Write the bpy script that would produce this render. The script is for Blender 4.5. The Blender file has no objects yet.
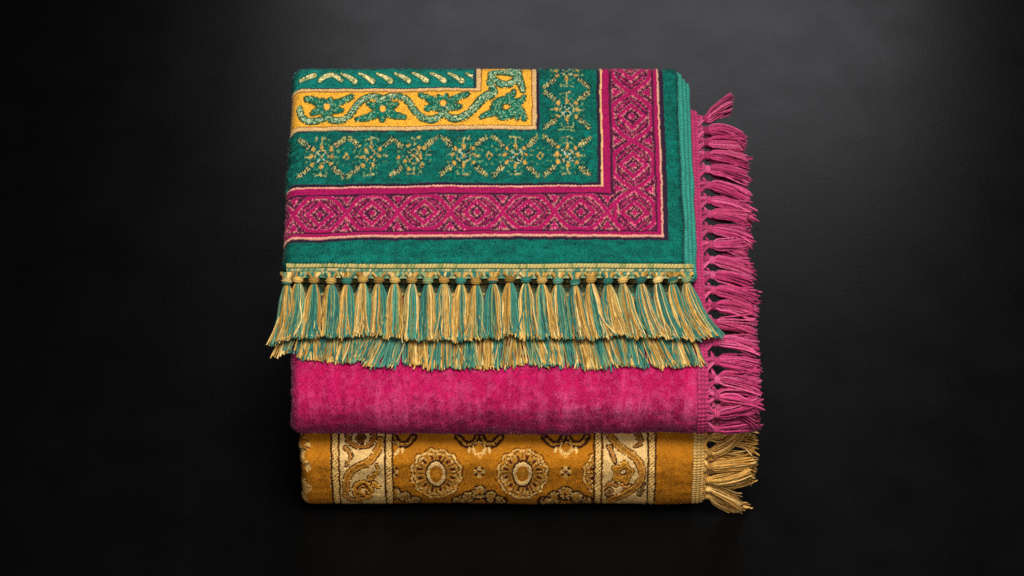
import bpy, math, random
import numpy as np
from mathutils import Vector

random.seed(7)
rng = np.random.default_rng(11)
scene = bpy.context.scene
C = scene.collection
MM = 0.001                                   # the scene is worked out in millimetres

# ------------------------------------------------------------------ camera
S45 = math.sqrt(0.5)
DIST = 4500.0
TGT = np.array([22.0, 202.7, 100.0])
FWD = np.array([0.0, S45, -S45])
UPV = np.array([0.0, S45, S45])
CAM = TGT - DIST * FWD
cam_d = bpy.data.cameras.new('camera')
cam_d.sensor_width = 36.0
cam_d.lens = 36.0 * DIST / 1024.0
cam_d.clip_start = 0.05
cam_d.clip_end = 60.0
cam = bpy.data.objects.new('camera', cam_d)
C.objects.link(cam)
cam.location = Vector(CAM * MM)
cam.rotation_euler = (math.radians(45.0), 0, 0)
scene.camera = cam

# ------------------------------------------------------------------ world, lamps, exposure
world = bpy.data.worlds.new('World')
scene.world = world
world.use_nodes = True
world.node_tree.nodes['Background'].inputs[0].default_value = (0.75, 0.88, 1.0, 1)
world.node_tree.nodes['Background'].inputs[1].default_value = 0.004


def softbox(name, loc, aim, size, size_y, watts, col):
    d = bpy.data.lights.new(name, 'AREA')
    d.shape = 'RECTANGLE'
    d.size, d.size_y = size, size_y
    d.energy = watts
    d.color = col
    o = bpy.data.objects.new(name, d)
    C.objects.link(o)
    o.location = loc
    o.rotation_euler = (Vector(aim) - Vector(loc)).to_track_quat('-Z', 'Y').to_euler()
    return o


softbox('back_softbox', (0.15, 1.42, 0.62), (0.05, 0.45, 0.1), 0.78, 0.32, 4.6, (0.95, 0.94, 1.0))
softbox('overhead_softbox', (0.22, -0.50, 2.0), (0.0, 0.1, 0.1), 0.8, 0.9, 61, (1.0, 0.96, 0.91))

softbox('front_softbox', (-0.15, -1.9, 1.15), (0.0, 0.0, 0.1), 0.7, 0.5, 12, (1.0, 0.95, 0.9))

scene.view_settings.view_transform = 'Standard'
scene.view_settings.look = 'None'
scene.view_settings.exposure = 0.0
scene.view_settings.gamma = 1.0
scene.cycles.use_denoising = False


# ------------------------------------------------------------------ helpers
def lin(r, g, b):
    c = np.array([r, g, b], float) / 255.0
    return np.where(c <= 0.04045, c / 12.92, ((c + 0.055) / 1.055) ** 2.4)


def project(X, Y, Z):
    d = np.stack(np.broadcast_arrays(np.asarray(X, float) - CAM[0], np.asarray(Y, float) - CAM[1], np.asarray(Z, float) - CAM[2]), -1)
    k = d @ FWD
    return 512 + DIST * d[..., 0] / k, 288 - DIST * (d @ UPV) / k


def hash2(ix, iy, seed=0):
    ix = np.asarray(ix).astype(np.int64)
    iy = np.asarray(iy).astype(np.int64)
    h = (ix * 374761393 + iy * 668265263 + seed * 1442695041) & 0xFFFFFFFF
    h = ((h ^ (h >> 13)) * 1274126177) & 0xFFFFFFFF
    h = (h ^ (h >> 16)) & 0xFFFFFFFF
    return h / 4294967295.0


def vnoise(x, y, seed=0):
    x = np.asarray(x, float)
    y = np.asarray(y, float)
    ix, iy = np.floor(x), np.floor(y)
    fx, fy = x - ix, y - iy
    fx = fx * fx * (3 - 2 * fx)
    fy = fy * fy * (3 - 2 * fy)
    a = hash2(ix, iy, seed)
    b = hash2(ix + 1, iy, seed)
    c = hash2(ix, iy + 1, seed)
    d = hash2(ix + 1, iy + 1, seed)
    return (a * (1 - fx) + b * fx) * (1 - fy) + (c * (1 - fx) + d * fx) * fy


def fbm(x, y, seed=0, n=3):
    t, amp, s = 0, 0.5, 0
    for i in range(n):
        t = t + amp * vnoise(x * 2 ** i, y * 2 ** i, seed + i)
        s += amp
        amp *= 0.5
    return t / s


def make_mesh(name, verts, quads=None, tris=None, cols=None, mat=None, parent=None, smooth=True, nors=None):
    verts = np.asarray(verts, float) * MM
    me = bpy.data.meshes.new(name)
    nq = 0 if quads is None else len(quads)
    nt = 0 if tris is None else len(tris)
    me.vertices.add(len(verts))
    me.vertices.foreach_set('co', verts.astype(np.float32).ravel())
    me.loops.add(nq * 4 + nt * 3)
    idx = []
    if nq:
        idx.append(np.asarray(quads, np.int32).ravel())
    if nt:
        idx.append(np.asarray(tris, np.int32).ravel())
    me.loops.foreach_set('vertex_index', np.concatenate(idx))
    me.polygons.add(nq + nt)
    starts = np.concatenate([np.arange(nq) * 4, nq * 4 + np.arange(nt) * 3]).astype(np.int32)
    me.polygons.foreach_set('loop_start', starts)
    try:
        me.polygons.foreach_set('loop_total', np.concatenate([np.full(nq, 4), np.full(nt, 3)]).astype(np.int32))
    except Exception:
        pass
    if cols is not None:
        ca = me.color_attributes.new('yarn_colour', 'FLOAT_COLOR', 'POINT')
        c4 = np.ones((len(verts), 4), np.float32)
        c4[:, :3] = cols
        ca.data.foreach_set('color', c4.ravel())
    me.update(calc_edges=True)
    me.validate()
    me.polygons.foreach_set('use_smooth', np.full(len(me.polygons), smooth))
    if nors is not None:
        na = me.attributes.new('custom_normal', 'FLOAT_VECTOR', 'POINT')
        na.data.foreach_set('vector', np.asarray(nors, np.float32).ravel())
    if mat:
        me.materials.append(mat)
    o = bpy.data.objects.new(name, me)
    C.objects.link(o)
    if parent:
        o.parent = parent
    return o


def grid_quads(n, m, flip=False):
    i, j = np.meshgrid(np.arange(n - 1), np.arange(m - 1), indexing='ij')
    a = i * m + j
    q = np.stack([a, a + m, a + m + 1, a + 1], -1).reshape(-1, 4)
    return q[:, ::-1] if flip else q


def grid_normals(P, out=(0, 0, 1)):
    du = np.gradient(P, axis=0)
    dv = np.gradient(P, axis=1)
    N = np.cross(du, dv)
    N /= np.linalg.norm(N, axis=-1, keepdims=True) + 1e-9
    return N


def fuzz(P, N, col, weight, count, length, width, nap, spread, jitter=0.22, lean=0.35):
    """short pile fibres (one thin triangle each) rooted on the cloth grid P"""
    n, m = weight.shape
    w = weight[:-1, :-1].ravel()
    # area weighting
    e1 = np.linalg.norm(P[1:, :-1] - P[:-1, :-1], axis=-1).ravel()
    e2 = np.linalg.norm(P[:-1, 1:] - P[:-1, :-1], axis=-1).ravel()
    p = w * e1 * e2
    p = p / p.sum()
    k = rng.choice(len(p), size=count, p=p)
    i, j = k // (m - 1), k % (m - 1)
    fu, fv = rng.random(count)[:, None], rng.random(count)[:, None]
    base = P[i, j] * (1 - fu) * (1 - fv) + P[i + 1, j] * fu * (1 - fv) + P[i, j + 1] * (1 - fu) * fv + P[i + 1, j + 1] * fu * fv
    nn = N[i, j]
    nap = np.asarray(nap, float)
    nv = nap[i, j] if nap.ndim == 3 else nap[None, :]
    d = nn + nv + rng.normal(0, spread, (count, 3))
    d /= np.linalg.norm(d, axis=1, keepdims=True)
    L = length * (0.6 + 0.8 * rng.random(count))[:, None]
    side = np.cross(d, rng.normal(0, 1, (count, 3)))
    side /= np.linalg.norm(side, axis=1, keepdims=True) + 1e-9
    wv = width * (0.7 + 0.6 * rng.random(count))[:, None]
    v = np.empty((count, 3, 3))
    v[:, 0] = base - nn * 0.2 - side * wv * 0.5
    v[:, 1] = base - nn * 0.2 + side * wv * 0.5
    v[:, 2] = base + d * L
    c = col[i, j] * (1 + jitter * rng.normal(0, 1, count))[:, None].clip(0.45, 1.7)
    fn = nn + lean * nv + rng.normal(0, 0.10, (count, 3))
    fn /= np.linalg.norm(fn, axis=1, keepdims=True)
    return v.reshape(-1, 3), np.repeat(c, 3, axis=0), np.repeat(fn, 3, axis=0)


def outward(P, like):
    N = grid_normals(P)
    return N if np.sum(N * like) > 0 else -N


def tubes(paths, radii, cols, sides=7, twist=0.9, lobes=2, depth=0.22, tip_taper=0.85):
    """twisted yarns: paths (n,K,3), radii (n,), cols (n,3) or (n,K,3)"""
    n, K, _ = paths.shape
    T = np.gradient(paths, axis=1)
    T /= np.linalg.norm(T, axis=2, keepdims=True) + 1e-9
    ref = np.array([0.13, 0.3, 0.94])
    A = np.cross(T, ref)
    A /= np.linalg.norm(A, axis=2, keepdims=True) + 1e-9
    B = np.cross(T, A)
    th = np.linspace(0, 2 * math.pi, sides, endpoint=False)
    s = np.concatenate([np.zeros((n, 1)), np.cumsum(np.linalg.norm(np.diff(paths, axis=1), axis=2), axis=1)], axis=1)
    ph = rng.random((n, 1)) * 6.28
    lob = 1 + depth * np.cos(lobes * (th[None, None, :] - twist * s[..., None] - ph[..., None]))
    tp = np.ones(K)
    tp[-1] = tip_taper
    r = radii[:, None, None] * lob * tp[None, :, None]
    V = paths[:, :, None, :] + r[..., None] * (np.cos(th)[None, None, :, None] * A[:, :, None, :] + np.sin(th)[None, None, :, None] * B[:, :, None, :])
    V = V.reshape(-1, 3)
    base = (np.arange(n) * K * sides)[:, None, None]
    kk, ss = np.meshgrid(np.arange(K - 1), np.arange(sides), indexing='ij')
    a = kk * sides + ss
    b = kk * sides + (ss + 1) % sides
    q = np.stack([a, b, b + sides, a + sides], -1)[None] + base[..., None]
    q = q.reshape(-1, 4)
    # end caps as triangle fans
    last = base[:, 0, 0][:, None] + (K - 1) * sides
    f = np.arange(1, sides - 1)
    tr = np.stack([np.broadcast_to(last, (n, len(f))), last + f, last + f + 1], -1).reshape(-1, 3)
    if cols.ndim == 2:
        cc = np.repeat(cols[:, None, :], K, axis=1)
    else:
        cc = cols
    cc = np.repeat(cc[:, :, None, :], sides, axis=2).reshape(-1, 3)
    return V, q, tr, cc


def strand_hairs(paths, cols, count):
    """stray fibres standing off the yarns"""
    n, K, _ = paths.shape
    i = rng.integers(n, size=count)
    k = rng.integers(1, K - 1, size=count)
    f = rng.random(count)[:, None]
    base = paths[i, k] * (1 - f) + paths[i, k + 1] * f
    T = paths[i, k + 1] - paths[i, k - 1]
    T /= np.linalg.norm(T, axis=1, keepdims=True) + 1e-9
    d = T * 0.8 + rng.normal(0, 0.7, (count, 3))
    d /= np.linalg.norm(d, axis=1, keepdims=True)
    side = np.cross(d, rng.normal(0, 1, (count, 3)))
    side /= np.linalg.norm(side, axis=1, keepdims=True) + 1e-9
    L = (1.0 + 1.8 * rng.random(count))[:, None]
    v = np.empty((count, 3, 3))
    v[:, 0] = base - side * 0.13
    v[:, 1] = base + side * 0.13
    v[:, 2] = base + d * L
    return v.reshape(-1, 3), np.repeat(cols[i] * 1.1, 3, axis=0)


class Bag:
    def __init__(self):
        self.v, self.q, self.t, self.c, self.nv, self.n = [], [], [], [], [], 0

    def add(self, v, q=None, t=None, c=None, nv=None):
        self.v.append(v)
        if nv is not None:
            self.nv.append(nv)
        self.c.append(c)
        if q is not None and len(q):
            self.q.append(np.asarray(q) + self.n)
        if t is not None and len(t):
            self.t.append(np.asarray(t) + self.n)
        self.n += len(v)

    def build(self, name, mat, parent, smooth=True):
        return make_mesh(name, np.concatenate(self.v), np.concatenate(self.q) if self.q else None,
                         np.concatenate(self.t) if self.t else None, np.concatenate(self.c), mat, parent, smooth,
                         np.concatenate(self.nv) if self.nv else None)


def thing(name, label, cat, loc, group=None):
    o = bpy.data.objects.new(name, None)
    o.empty_display_size = 0.05
    C.objects.link(o)
    o.location = loc
    o['label'] = label
    o['category'] = cat
    if group:
        o['group'] = group
    return o


# ------------------------------------------------------------------ materials
def cloth_material(name, rough=0.85, sheen=0.35, sheen_rough=0.4, noise_scale=900.0, var=0.25, bump=0.0, spec=0.15, tint=(1, 1, 1)):
    m = bpy.data.materials.new(name)
    m.use_nodes = True
    nt = m.node_tree
    b = nt.nodes['Principled BSDF']
    at = nt.nodes.new('ShaderNodeAttribute')
    at.attribute_name = 'yarn_colour'
    tc = nt.nodes.new('ShaderNodeTexCoord')
    nz = nt.nodes.new('ShaderNodeTexNoise')
    nz.inputs['Scale'].default_value = noise_scale
    nz.inputs['Detail'].default_value = 3
    nt.links.new(tc.outputs['Object'], nz.inputs['Vector'])
    mr = nt.nodes.new('ShaderNodeMapRange')
    mr.inputs[1].default_value = 0.3
    mr.inputs[2].default_value = 0.7
    mr.inputs[3].default_value = 1 - var
    mr.inputs[4].default_value = 1 + var
    nt.links.new(nz.outputs['Fac'], mr.inputs[0])
    mx = nt.nodes.new('ShaderNodeVectorMath')
    mx.operation = 'SCALE'
    nt.links.new(at.outputs['Color'], mx.inputs[0])
    nt.links.new(mr.outputs[0], mx.inputs['Scale'])
    nt.links.new(mx.outputs[0], b.inputs['Base Color'])
    b.inputs['Roughness'].default_value = rough
    b.inputs['Specular IOR Level'].default_value = spec
    b.inputs['Sheen Weight'].default_value = sheen
    b.inputs['Sheen Roughness'].default_value = sheen_rough
    b.inputs['Sheen Tint'].default_value = (*tint, 1)
    if bump:
        bp = nt.nodes.new('ShaderNodeBump')
        bp.inputs['Strength'].default_value = bump
        bp.inputs['Distance'].default_value = 0.001
        nt.links.new(nz.outputs['Fac'], bp.inputs['Height'])
        nt.links.new(bp.outputs[0], b.inputs['Normal'])
    return m


m_green = cloth_material('green_velvet', var=0.05, sheen=0.1, tint=(0.7, 1.0, 0.9))
m_pink = cloth_material('magenta_velvet', var=0.05, sheen=0.35, sheen_rough=0.55, tint=(1.0, 0.36, 0.66))
m_gold = cloth_material('mustard_velvet', var=0.05, sheen=0.06, tint=(1.0, 0.7, 0.3))
m_yarn = cloth_material('cotton_yarn', rough=0.8, sheen=0.1, noise_scale=1500, var=0.2, bump=0.3)


def tabletop_material():
    m = bpy.data.materials.new('black_slate')
    m.use_nodes = True
    nt = m.node_tree
    b = nt.nodes['Principled BSDF']
    tc = nt.nodes.new('ShaderNodeTexCoord')
    nz = nt.nodes.new('ShaderNodeTexNoise')
    nz.inputs['Scale'].default_value = 260
    nz.inputs['Detail'].default_value = 6
    nt.links.new(tc.outputs['Object'], nz.inputs['Vector'])
    big = nt.nodes.new('ShaderNodeTexNoise')
    big.inputs['Scale'].default_value = 16
    big.inputs['Detail'].default_value = 5
    nt.links.new(tc.outputs['Object'], big.inputs['Vector'])
    cr = nt.nodes.new('ShaderNodeMapRange')
    cr.inputs[1].default_value, cr.inputs[2].default_value = 0.3, 0.7
    cr.inputs[3].default_value, cr.inputs[4].default_value = 0.0007, 0.0012
    nt.links.new(nz.outputs['Fac'], cr.inputs[0])
    nt.links.new(cr.outputs[0], b.inputs['Base Color'])
    rr = nt.nodes.new('ShaderNodeMapRange')
    rr.inputs[1].default_value, rr.inputs[2].default_value = 0.3, 0.7
    rr.inputs[3].default_value, rr.inputs[4].default_value = 0.30, 0.36
    nt.links.new(big.outputs['Fac'], rr.inputs[0])
    nt.links.new(rr.outputs[0], b.inputs['Roughness'])
    b.inputs['Specular IOR Level'].default_value = 0.14
    bp = nt.nodes.new('ShaderNodeBump')
    bp.inputs['Strength'].default_value = 0.06
    bp.inputs['Distance'].default_value = 0.001
    nt.links.new(nz.outputs['Fac'], bp.inputs['Height'])
    nt.links.new(bp.outputs[0], b.inputs['Normal'])
    return m


# ------------------------------------------------------------------ the surface the stack rests on
n = 41
gx = np.linspace(-2000, 2000, n)
gy = np.linspace(-1600, 2600, n)
GX, GY = np.meshgrid(gx, gy, indexing='ij')
table = make_mesh('tabletop', np.stack([GX, GY, 0 * GX], -1).reshape(-1, 3), grid_quads(n, n), mat=tabletop_material())
table['kind'] = 'structure'
table['label'] = 'matte black tabletop under the stack of rugs'


# ------------------------------------------------------------------ rolled bodies of the two lower rugs
def fold_profile(z0, thick, y_front, y_back, ry, expo, n_roll=150):
    """open cross-section (Y,Z): underside, round front fold, top, back fold"""
    h = thick / 2
    t = np.linspace(-math.pi / 2, math.pi / 2, n_roll)
    c, s = np.cos(t), np.sin(t)
    yr = np.abs(c) ** (2 / expo)
    zr = np.sign(s) * np.abs(s) ** (2 / expo)
    fy = y_front + ry - ry * yr
    fz = z0 + h + h * zr
    by = y_back - ry * 0.7 + ry * 0.7 * yr
    bz = z0 + h + h * zr
    pts = [np.stack([fy, fz], 1)]
    top_n = 240
    ty = np.linspace(fy[-1], by[-1], top_n)[1:-1]
    pts.append(np.stack([ty, np.full(len(ty), z0 + thick)], 1))
    pts.append(np.stack([by[::-1], bz[::-1]], 1))
    P = np.concatenate(pts)
    s = np.concatenate([[0], np.cumsum(np.linalg.norm(np.diff(P, axis=0), axis=1))])
    return P, s


def resample(P, s, m):
    k = np.interp(m, s, np.arange(len(s)))
    return np.stack([np.interp(m, s, P[:, 0]), np.interp(m, s, P[:, 1])], 1)


def rolled_body(P, xl, xr, rl, dx, wob_seed, wob=1.6, n_end=14, inset_r=4.0):
    """sweep the cross-section along X; the left end is a soft fold, the right end a cut edge"""
    nrm = np.gradient(P, axis=0)
    nrm = np.stack([nrm[:, 1], -nrm[:, 0]], 1)
    nrm /= np.linalg.norm(nrm, axis=1, keepdims=True) + 1e-9
    # outwards: front-bottom start runs forwards, so the outside is on this side
    cen = P.mean(0)
    if np.mean(np.sum((P - cen) * nrm, axis=1)) < 0:
        nrm = -nrm
    ph = np.linspace(math.pi / 2, 0, n_end)
    xs_l = xl + rl - rl * np.sin(ph)
    in_l = rl * (1 - np.cos(ph))
    xs_m = np.arange(xl + rl + dx, xr - inset_r, dx)
    ph2 = np.linspace(0, math.pi / 2, 8)
    xs_r = xr - inset_r + inset_r * np.sin(ph2)
    in_r = inset_r * (1 - np.cos(ph2))
    X = np.concatenate([xs_l, xs_m, xs_r])
    I = np.concatenate([in_l, np.zeros(len(xs_m)), in_r])
    sidx = np.arange(len(P)) * 0.01
    G = np.empty((len(X), len(P), 3))
    G[..., 0] = X[:, None]
    w = (fbm(X[:, None] / 55.0, np.linspace(0, 1, len(P))[None, :] * 12, wob_seed) - 0.5) * 2 * wob
    w2 = (fbm(X[:, None] * 0 + 3, np.linspace(0, 1, len(P))[None, :] * 14, wob_seed + 9) - 0.5)
    G[..., 0] += w2 * 5 * (1 - np.clip((X[:, None] - xl) / 40, 0, 1))
    G[..., 1] = P[None, :, 0] + nrm[None, :, 0] * (w - I[:, None])
    G[..., 2] = P[None, :, 1] + nrm[None, :, 1] * (w - I[:, None])
    return G, X


def end_cap(bag, G, row, col):
    ring = G[row]
    c = ring.mean(0)
    v = np.concatenate([ring, c[None]])
    k = len(ring)
    i = np.arange(k - 1)
    bag.add(v, None, np.stack([i, i + 1, np.full(k - 1, k)], 1), np.tile(col, (k + 1, 1)), np.tile([1.0 if row else -1.0, 0, 0], (k + 1, 1)))


# pattern helpers -----------------------------------------------------------
def seg_dist(x, y, pts, r0, r1):
    """distance to a tapering stroke minus its half width"""
    best = np.full(x.shape, 1e9)
    pts = np.asarray(pts, float)
    n = len(pts) - 1
    for i in range(n):
        a, b = pts[i], pts[i + 1]
        d = b - a
        t = np.clip(((x - a[0]) * d[0] + (y - a[1]) * d[1]) / (d @ d + 1e-9), 0, 1)
        rr = r0 + (r1 - r0) * (i + t) / n
        best = np.minimum(best, np.hypot(x - a[0] - t * d[0], y - a[1] - t * d[1]) - rr)
    return best


def smooth_line(pts, k=6):
    pts = np.asarray(pts, float)
    if len(pts) < 3:
        return pts
    P = np.concatenate([[2 * pts[0] - pts[1]], pts, [2 * pts[-1] - pts[-2]]])
    out = []
    for i in range(1, len(P) - 2):
        for t in np.linspace(0, 1, k, endpoint=False):
            a, b, c, d = P[i - 1], P[i], P[i + 1], P[i + 2]
            out.append(0.5 * (2 * b + (c - a) * t + (2 * a - 5 * b + 4 * c - d) * t * t + (3 * b - a - 3 * c + d) * t ** 3))
    out.append(pts[-1])
    return np.array(out)


def stroke(x, y, pts, r0, r1):
    pts = smooth_line(pts)
    lo, hi = pts.min(0) - 8, pts.max(0) + 8
    d = np.full(x.shape, 1e9)
    m = (x > lo[0]) & (x < hi[0]) & (y > lo[1]) & (y < hi[1])
    if m.any():
        d[m] = seg_dist(x[m], y[m], pts, r0, r1)
    return d


def ell(x, y, cx, cy, rx, ry):
    return (np.hypot((x - cx) / rx, (y - cy) / ry) - 1) * min(rx, ry)


# ------------------------------------------------------------------ 1. mustard rug at the bottom
STACK = 'folded rugs in the stack'
gold_root = thing('folded_rug', 'mustard gold rug with cream medallion border, folded at the bottom of the stack', 'rug', (0, 0, 0), STACK)
GP, Gs = fold_profile(0.5, 97.0, 0, 395, 40, 3.0)
shift = 0 - (GP[:, 0] + GP[:, 1]).min()
GP[:, 0] += shift + 5.5
s_fine = np.concatenate([np.linspace(0, 190, 330), np.linspace(191, Gs[-1], 90)])
GPs = resample(GP, Gs, s_fine)
G, GXs = rolled_body(GPs, -183.0, 199.0, 9.0, 0.62, 3)
N = grid_normals(G)
if (N[len(GXs) // 2, 150] @ np.array([0, -1, 1])) < 0:
    N = -N
_, gpy = project(22.0, GPs[:, 0], GPs[:, 1])
vis0 = int(np.argmax(gpy))
gdy = gpy.copy()
gdy[:vis0] = gpy[vis0] + (s_fine[vis0] - s_fine[:vis0]) * 0.8
gdx = 512 + (G[..., 0] - 22) * 1.024
gdy = np.broadcast_to(gdy[None, :], gdx.shape)


def gold_pattern(x, y):
    x = x + (vnoise(x / 3.2, y / 3.2, 5) - 0.5) * 1.1
    y = y + (vnoise(x / 3.2, y / 3.2, 6) - 0.5) * 1.1
    sy = np.floor(y / 1.15)
    sx = np.floor(x / 1.3 + 0.5 * (sy % 2))
    hs = hash2(sx, sy, 4)
    x = x * 0.45 + 0.55 * (sx + 0.5 - 0.5 * (sy % 2)) * 1.3
    y = y * 0.45 + 0.55 * (sy + 0.5) * 1.15
    och = lin(192, 121, 22)
    tan = lin(198, 138, 50)
    cream = lin(240, 200, 130)
    beige = lin(244, 202, 122)
    dark = lin(62, 30, 14)
    red = lin(110, 40, 16)
    col = np.empty(x.shape + (3,))
    col[:] = och
    hgt = np.full(x.shape, 0.6)

    def put(mask, c, h=None, dotted=None):
        if dotted is not None:
            mask = mask & (hs < dotted)
        col[mask] = c
        if h is not None:
            hgt[mask] = h

    # medallion field
    for cx in (436.5, 522.5, 608.5, 350.5):
        lx, ly = x - cx, y - 473.5
        r = np.hypot(lx / 25.5, ly / 24.5)
        th = np.arctan2(ly, lx)
        sc = r * (1 + 0.035 * np.cos(12 * th))
        put((sc < 1.06) & (sc > 1.0), lin(120, 68, 16), 0.3, 0.7)
        put((sc < 1.0) & (sc > 0.90), beige, 0.5, 0.62)
        put((sc < 0.91) & (sc > 0.86), dark, 0.1, 0.7)
        put(sc < 0.87, lin(184, 126, 42), 0.4)
        put((sc < 0.86) & (sc > 0.78), beige, 0.5, 0.4)
        p12 = np.abs(((th / (2 * math.pi) * 12) % 1) - 0.5)
        put((sc < 0.86) & (sc > 0.5) & (p12 > 0.44), dark, 0.15, 0.7)
        put((sc < 0.74) & (sc > 0.66) & (p12 < 0.3), beige, 0.45, 0.5)
        put((np.abs(r - 0.66) < 0.10) & (p12 < 0.17), red, 0.1)
        put((np.abs(r - 0.66) < 0.06) & (p12 < 0.11), dark, 0.05)
        e = np.hypot(lx / 9.6, ly / 12.6)
        put(e < 1.12, dark, 0.1)
        put(e < 0.95, cream, 0.6)
        put(e < 0.66, och, 0.4)
        put((e < 0.34), lin(214, 150, 50), 0.4, 0.7)
    for cx in (479.5, 565.5, 393.5, 651.5):
        lx, ly = x - cx, y - 471.5
        for ax, ay in ((0, -4), (0, 4), (-4, 0), (4, 0)):
            put(np.hypot(lx - ax, ly - ay) < 2.0, beige, 0.5, 0.85)
        for ax, ay in ((-3.2, -3.2), (3.2, 3.2), (-3.2, 3.2), (3.2, -3.2)):
            put(np.hypot(lx - ax, ly - ay) < 1.5, dark, 0.2)
        put(np.hypot(lx, ly) < 1.7, lin(120, 70, 70), 0.2)
        # fleuron above
        d = stroke(lx, y, [(-21, 437), (-14, 444), (-6, 443), (-2, 437)], 2.6, 2.2)
        d = np.minimum(d, stroke(lx, y, [(21, 437), (14, 444), (6, 443), (2, 437)], 2.6, 2.2))
        put(d < 1.4, dark, 0.2)
        put(d < -1.2, tan, 0.4, 0.8)
        put(np.abs(np.hypot(lx, y - 448) - 6.0) * (1 + (y < 448) * 5) < 1.7, beige, 0.5, 0.85)
        for ax in (-10, 10):
            put(np.hypot((lx - ax) / 1.4, (y - 450) / 3.0) < 1, beige, 0.5)
        put(np.hypot(lx, (y - 456)) < 2.2, lin(226, 160, 70), 0.5)
        # crown below
        d = np.minimum(ell(lx, y, 0, 492.5, 6.5, 6), np.minimum(ell(lx, y, -11, 496.5, 6, 5), ell(lx, y, 11, 496.5, 6, 5)))
        d = np.minimum(d, np.minimum(ell(lx, y, -20, 500, 6, 3.5), ell(lx, y, 20, 500, 6, 3.5)))
        put(d < 1.6, dark, 0.2)
        put(d < 0.1, lin(220, 176, 100), 0.5, 0.55)
        put(d < -2.4, tan, 0.4)
        put(np.hypot(lx, y - 494) < 1.5, dark, 0.2)
    # plain end fields and the two panels
    put((x < 331) | (x > 655.5), och, 0.6)
    for x0, x1 in ((341.0, 384.5), (603.5, 646.0)):
        put((x > x0 - 0.5) & (x < x1 + 0.5), cream, 0.55)

    def motif(d, fill, out=1.0, dot=None):
        put(d < out, dark, 0.15, 0.9)
        put(d < -0.2, fill, 0.65, dot)
        put((d < -0.4) & (d > -1.4), np.minimum(fill * 1.7, cream), 0.7, 0.5)
        put((d < -2.3), fill * 0.62, 0.45, 0.6)

    inl = (x > 341) & (x < 384.5)
    inr = (x > 603.5) & (x < 646)
    big = 1e9

    def lim(d, m):
        return np.where(m, d, big)

    L = [(stroke(x, y, [(381, 440), (379, 450), (370, 461), (359, 466), (351, 472), (346.5, 482), (346, 490)], 3.4, 3.2), lin(196, 132, 44)),
         (ell(x, y, 363, 490, 10.5, 9.5), lin(206, 140, 48)),
         (stroke(x, y, [(371, 478), (378, 472), (377.5, 464)], 3.0, 1.0), lin(206, 140, 48)),
         (stroke(x, y, [(374, 484), (380, 487)], 2.6, 1.2), lin(206, 140, 48)),
         (stroke(x, y, [(347, 448), (352, 456), (347, 465)], 2.2, 0.9), lin(170, 116, 52)),
         (np.abs(ell(x, y, 362, 437, 13, 10)) - 2.0, lin(150, 96, 38)),
         (ell(x, y, 362, 438, 5, 5), lin(120, 70, 30)),
         (stroke(x, y, [(345, 494), (350, 499), (360, 501)], 2.2, 1.5), lin(180, 126, 54))]
    for d, c in L:
        motif(lim(d, inl), c)
    r = np.hypot(x - 363, y - 490)
    put(inl & (np.abs(r - 5.5) < 0.9), dark, 0.2, 0.75)
    put(inl & (r < 2.1), cream, 0.5)
    put(inl & (np.abs(r - 2.6) < 0.7), dark, 0.2, 0.7)
    R = [(stroke(x, y, [(608, 434), (618, 446), (630, 454), (638, 462), (641.5, 473), (637, 485), (624, 494), (610, 500)], 3.2, 3.4), lin(196, 134, 52)),
         (stroke(x, y, [(608.5, 447), (611, 453), (614, 461)], 2.6, 1.6), lin(176, 122, 58)),
         (stroke(x, y, [(637, 434), (640, 443), (634, 447)], 3.0, 1.2), lin(150, 100, 44)),
         (stroke(x, y, [(606, 488), (611, 483), (616, 485)], 2.2, 1.6), lin(190, 130, 60)),
         (ell(x, y, 609, 492, 4, 4.4), lin(150, 110, 60)),
         (stroke(x, y, [(622, 484), (625, 487), (630, 484)], 1.6, 1.0), lin(190, 130, 60)),
         (stroke(x, y, [(640, 494), (643, 488), (644, 482)], 2.0, 1.0), lin(120, 90, 50))]
    for d, c in R:
        motif(lim(d, inr), c)
    th = np.arctan2(y - 472, x - 622)
    r = np.hypot(x - 622, y - 472) - (10.2 + 1.7 * np.cos(5 * th + 0.6))
    motif(lim(r, inr), lin(208, 140, 44))
    r = np.hypot(x - 622.5, y - 471.5)
    put(inr & (r < 3.6), dark, 0.2)
    put(inr & (r < 2.1), cream, 0.6)
    # beaded bars either side of the panels
    for x0 in (331.5, 384.8, 592.8, 646.2):
        put((x > x0) & (x < x0 + 9.6), tan, 0.45)
        put((x > x0) & (x < x0 + 1.9), dark, 0.0)
        put((x > x0 + 7.7) & (x < x0 + 9.4), dark, 0.0)
        m = (x > x0 + 2.3) & (x < x0 + 7.3)
        put(m, beige, 0.6)
        put(m & (((y + (x - x0) * 0.9) % 3.6) < 0.9), lin(130, 86, 40), 0.2)
    # worn floral edging at the folded left end
    m = x < 309 + 3 * np.sin(y * 0.3)
    blot = fbm(x / 5.0, y / 5.0, 77)
    put(m & (blot > 0.47), beige, 0.5, 0.85)
    put(m & (np.abs(blot - 0.47) < 0.035), dark, 0.2)
    col *= (0.86 + 0.28 * hs)[..., None]
    col *= (0.86 + 0.3 * fbm(x / 9, y / 14, 31))[..., None]
    return col, hgt


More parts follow.
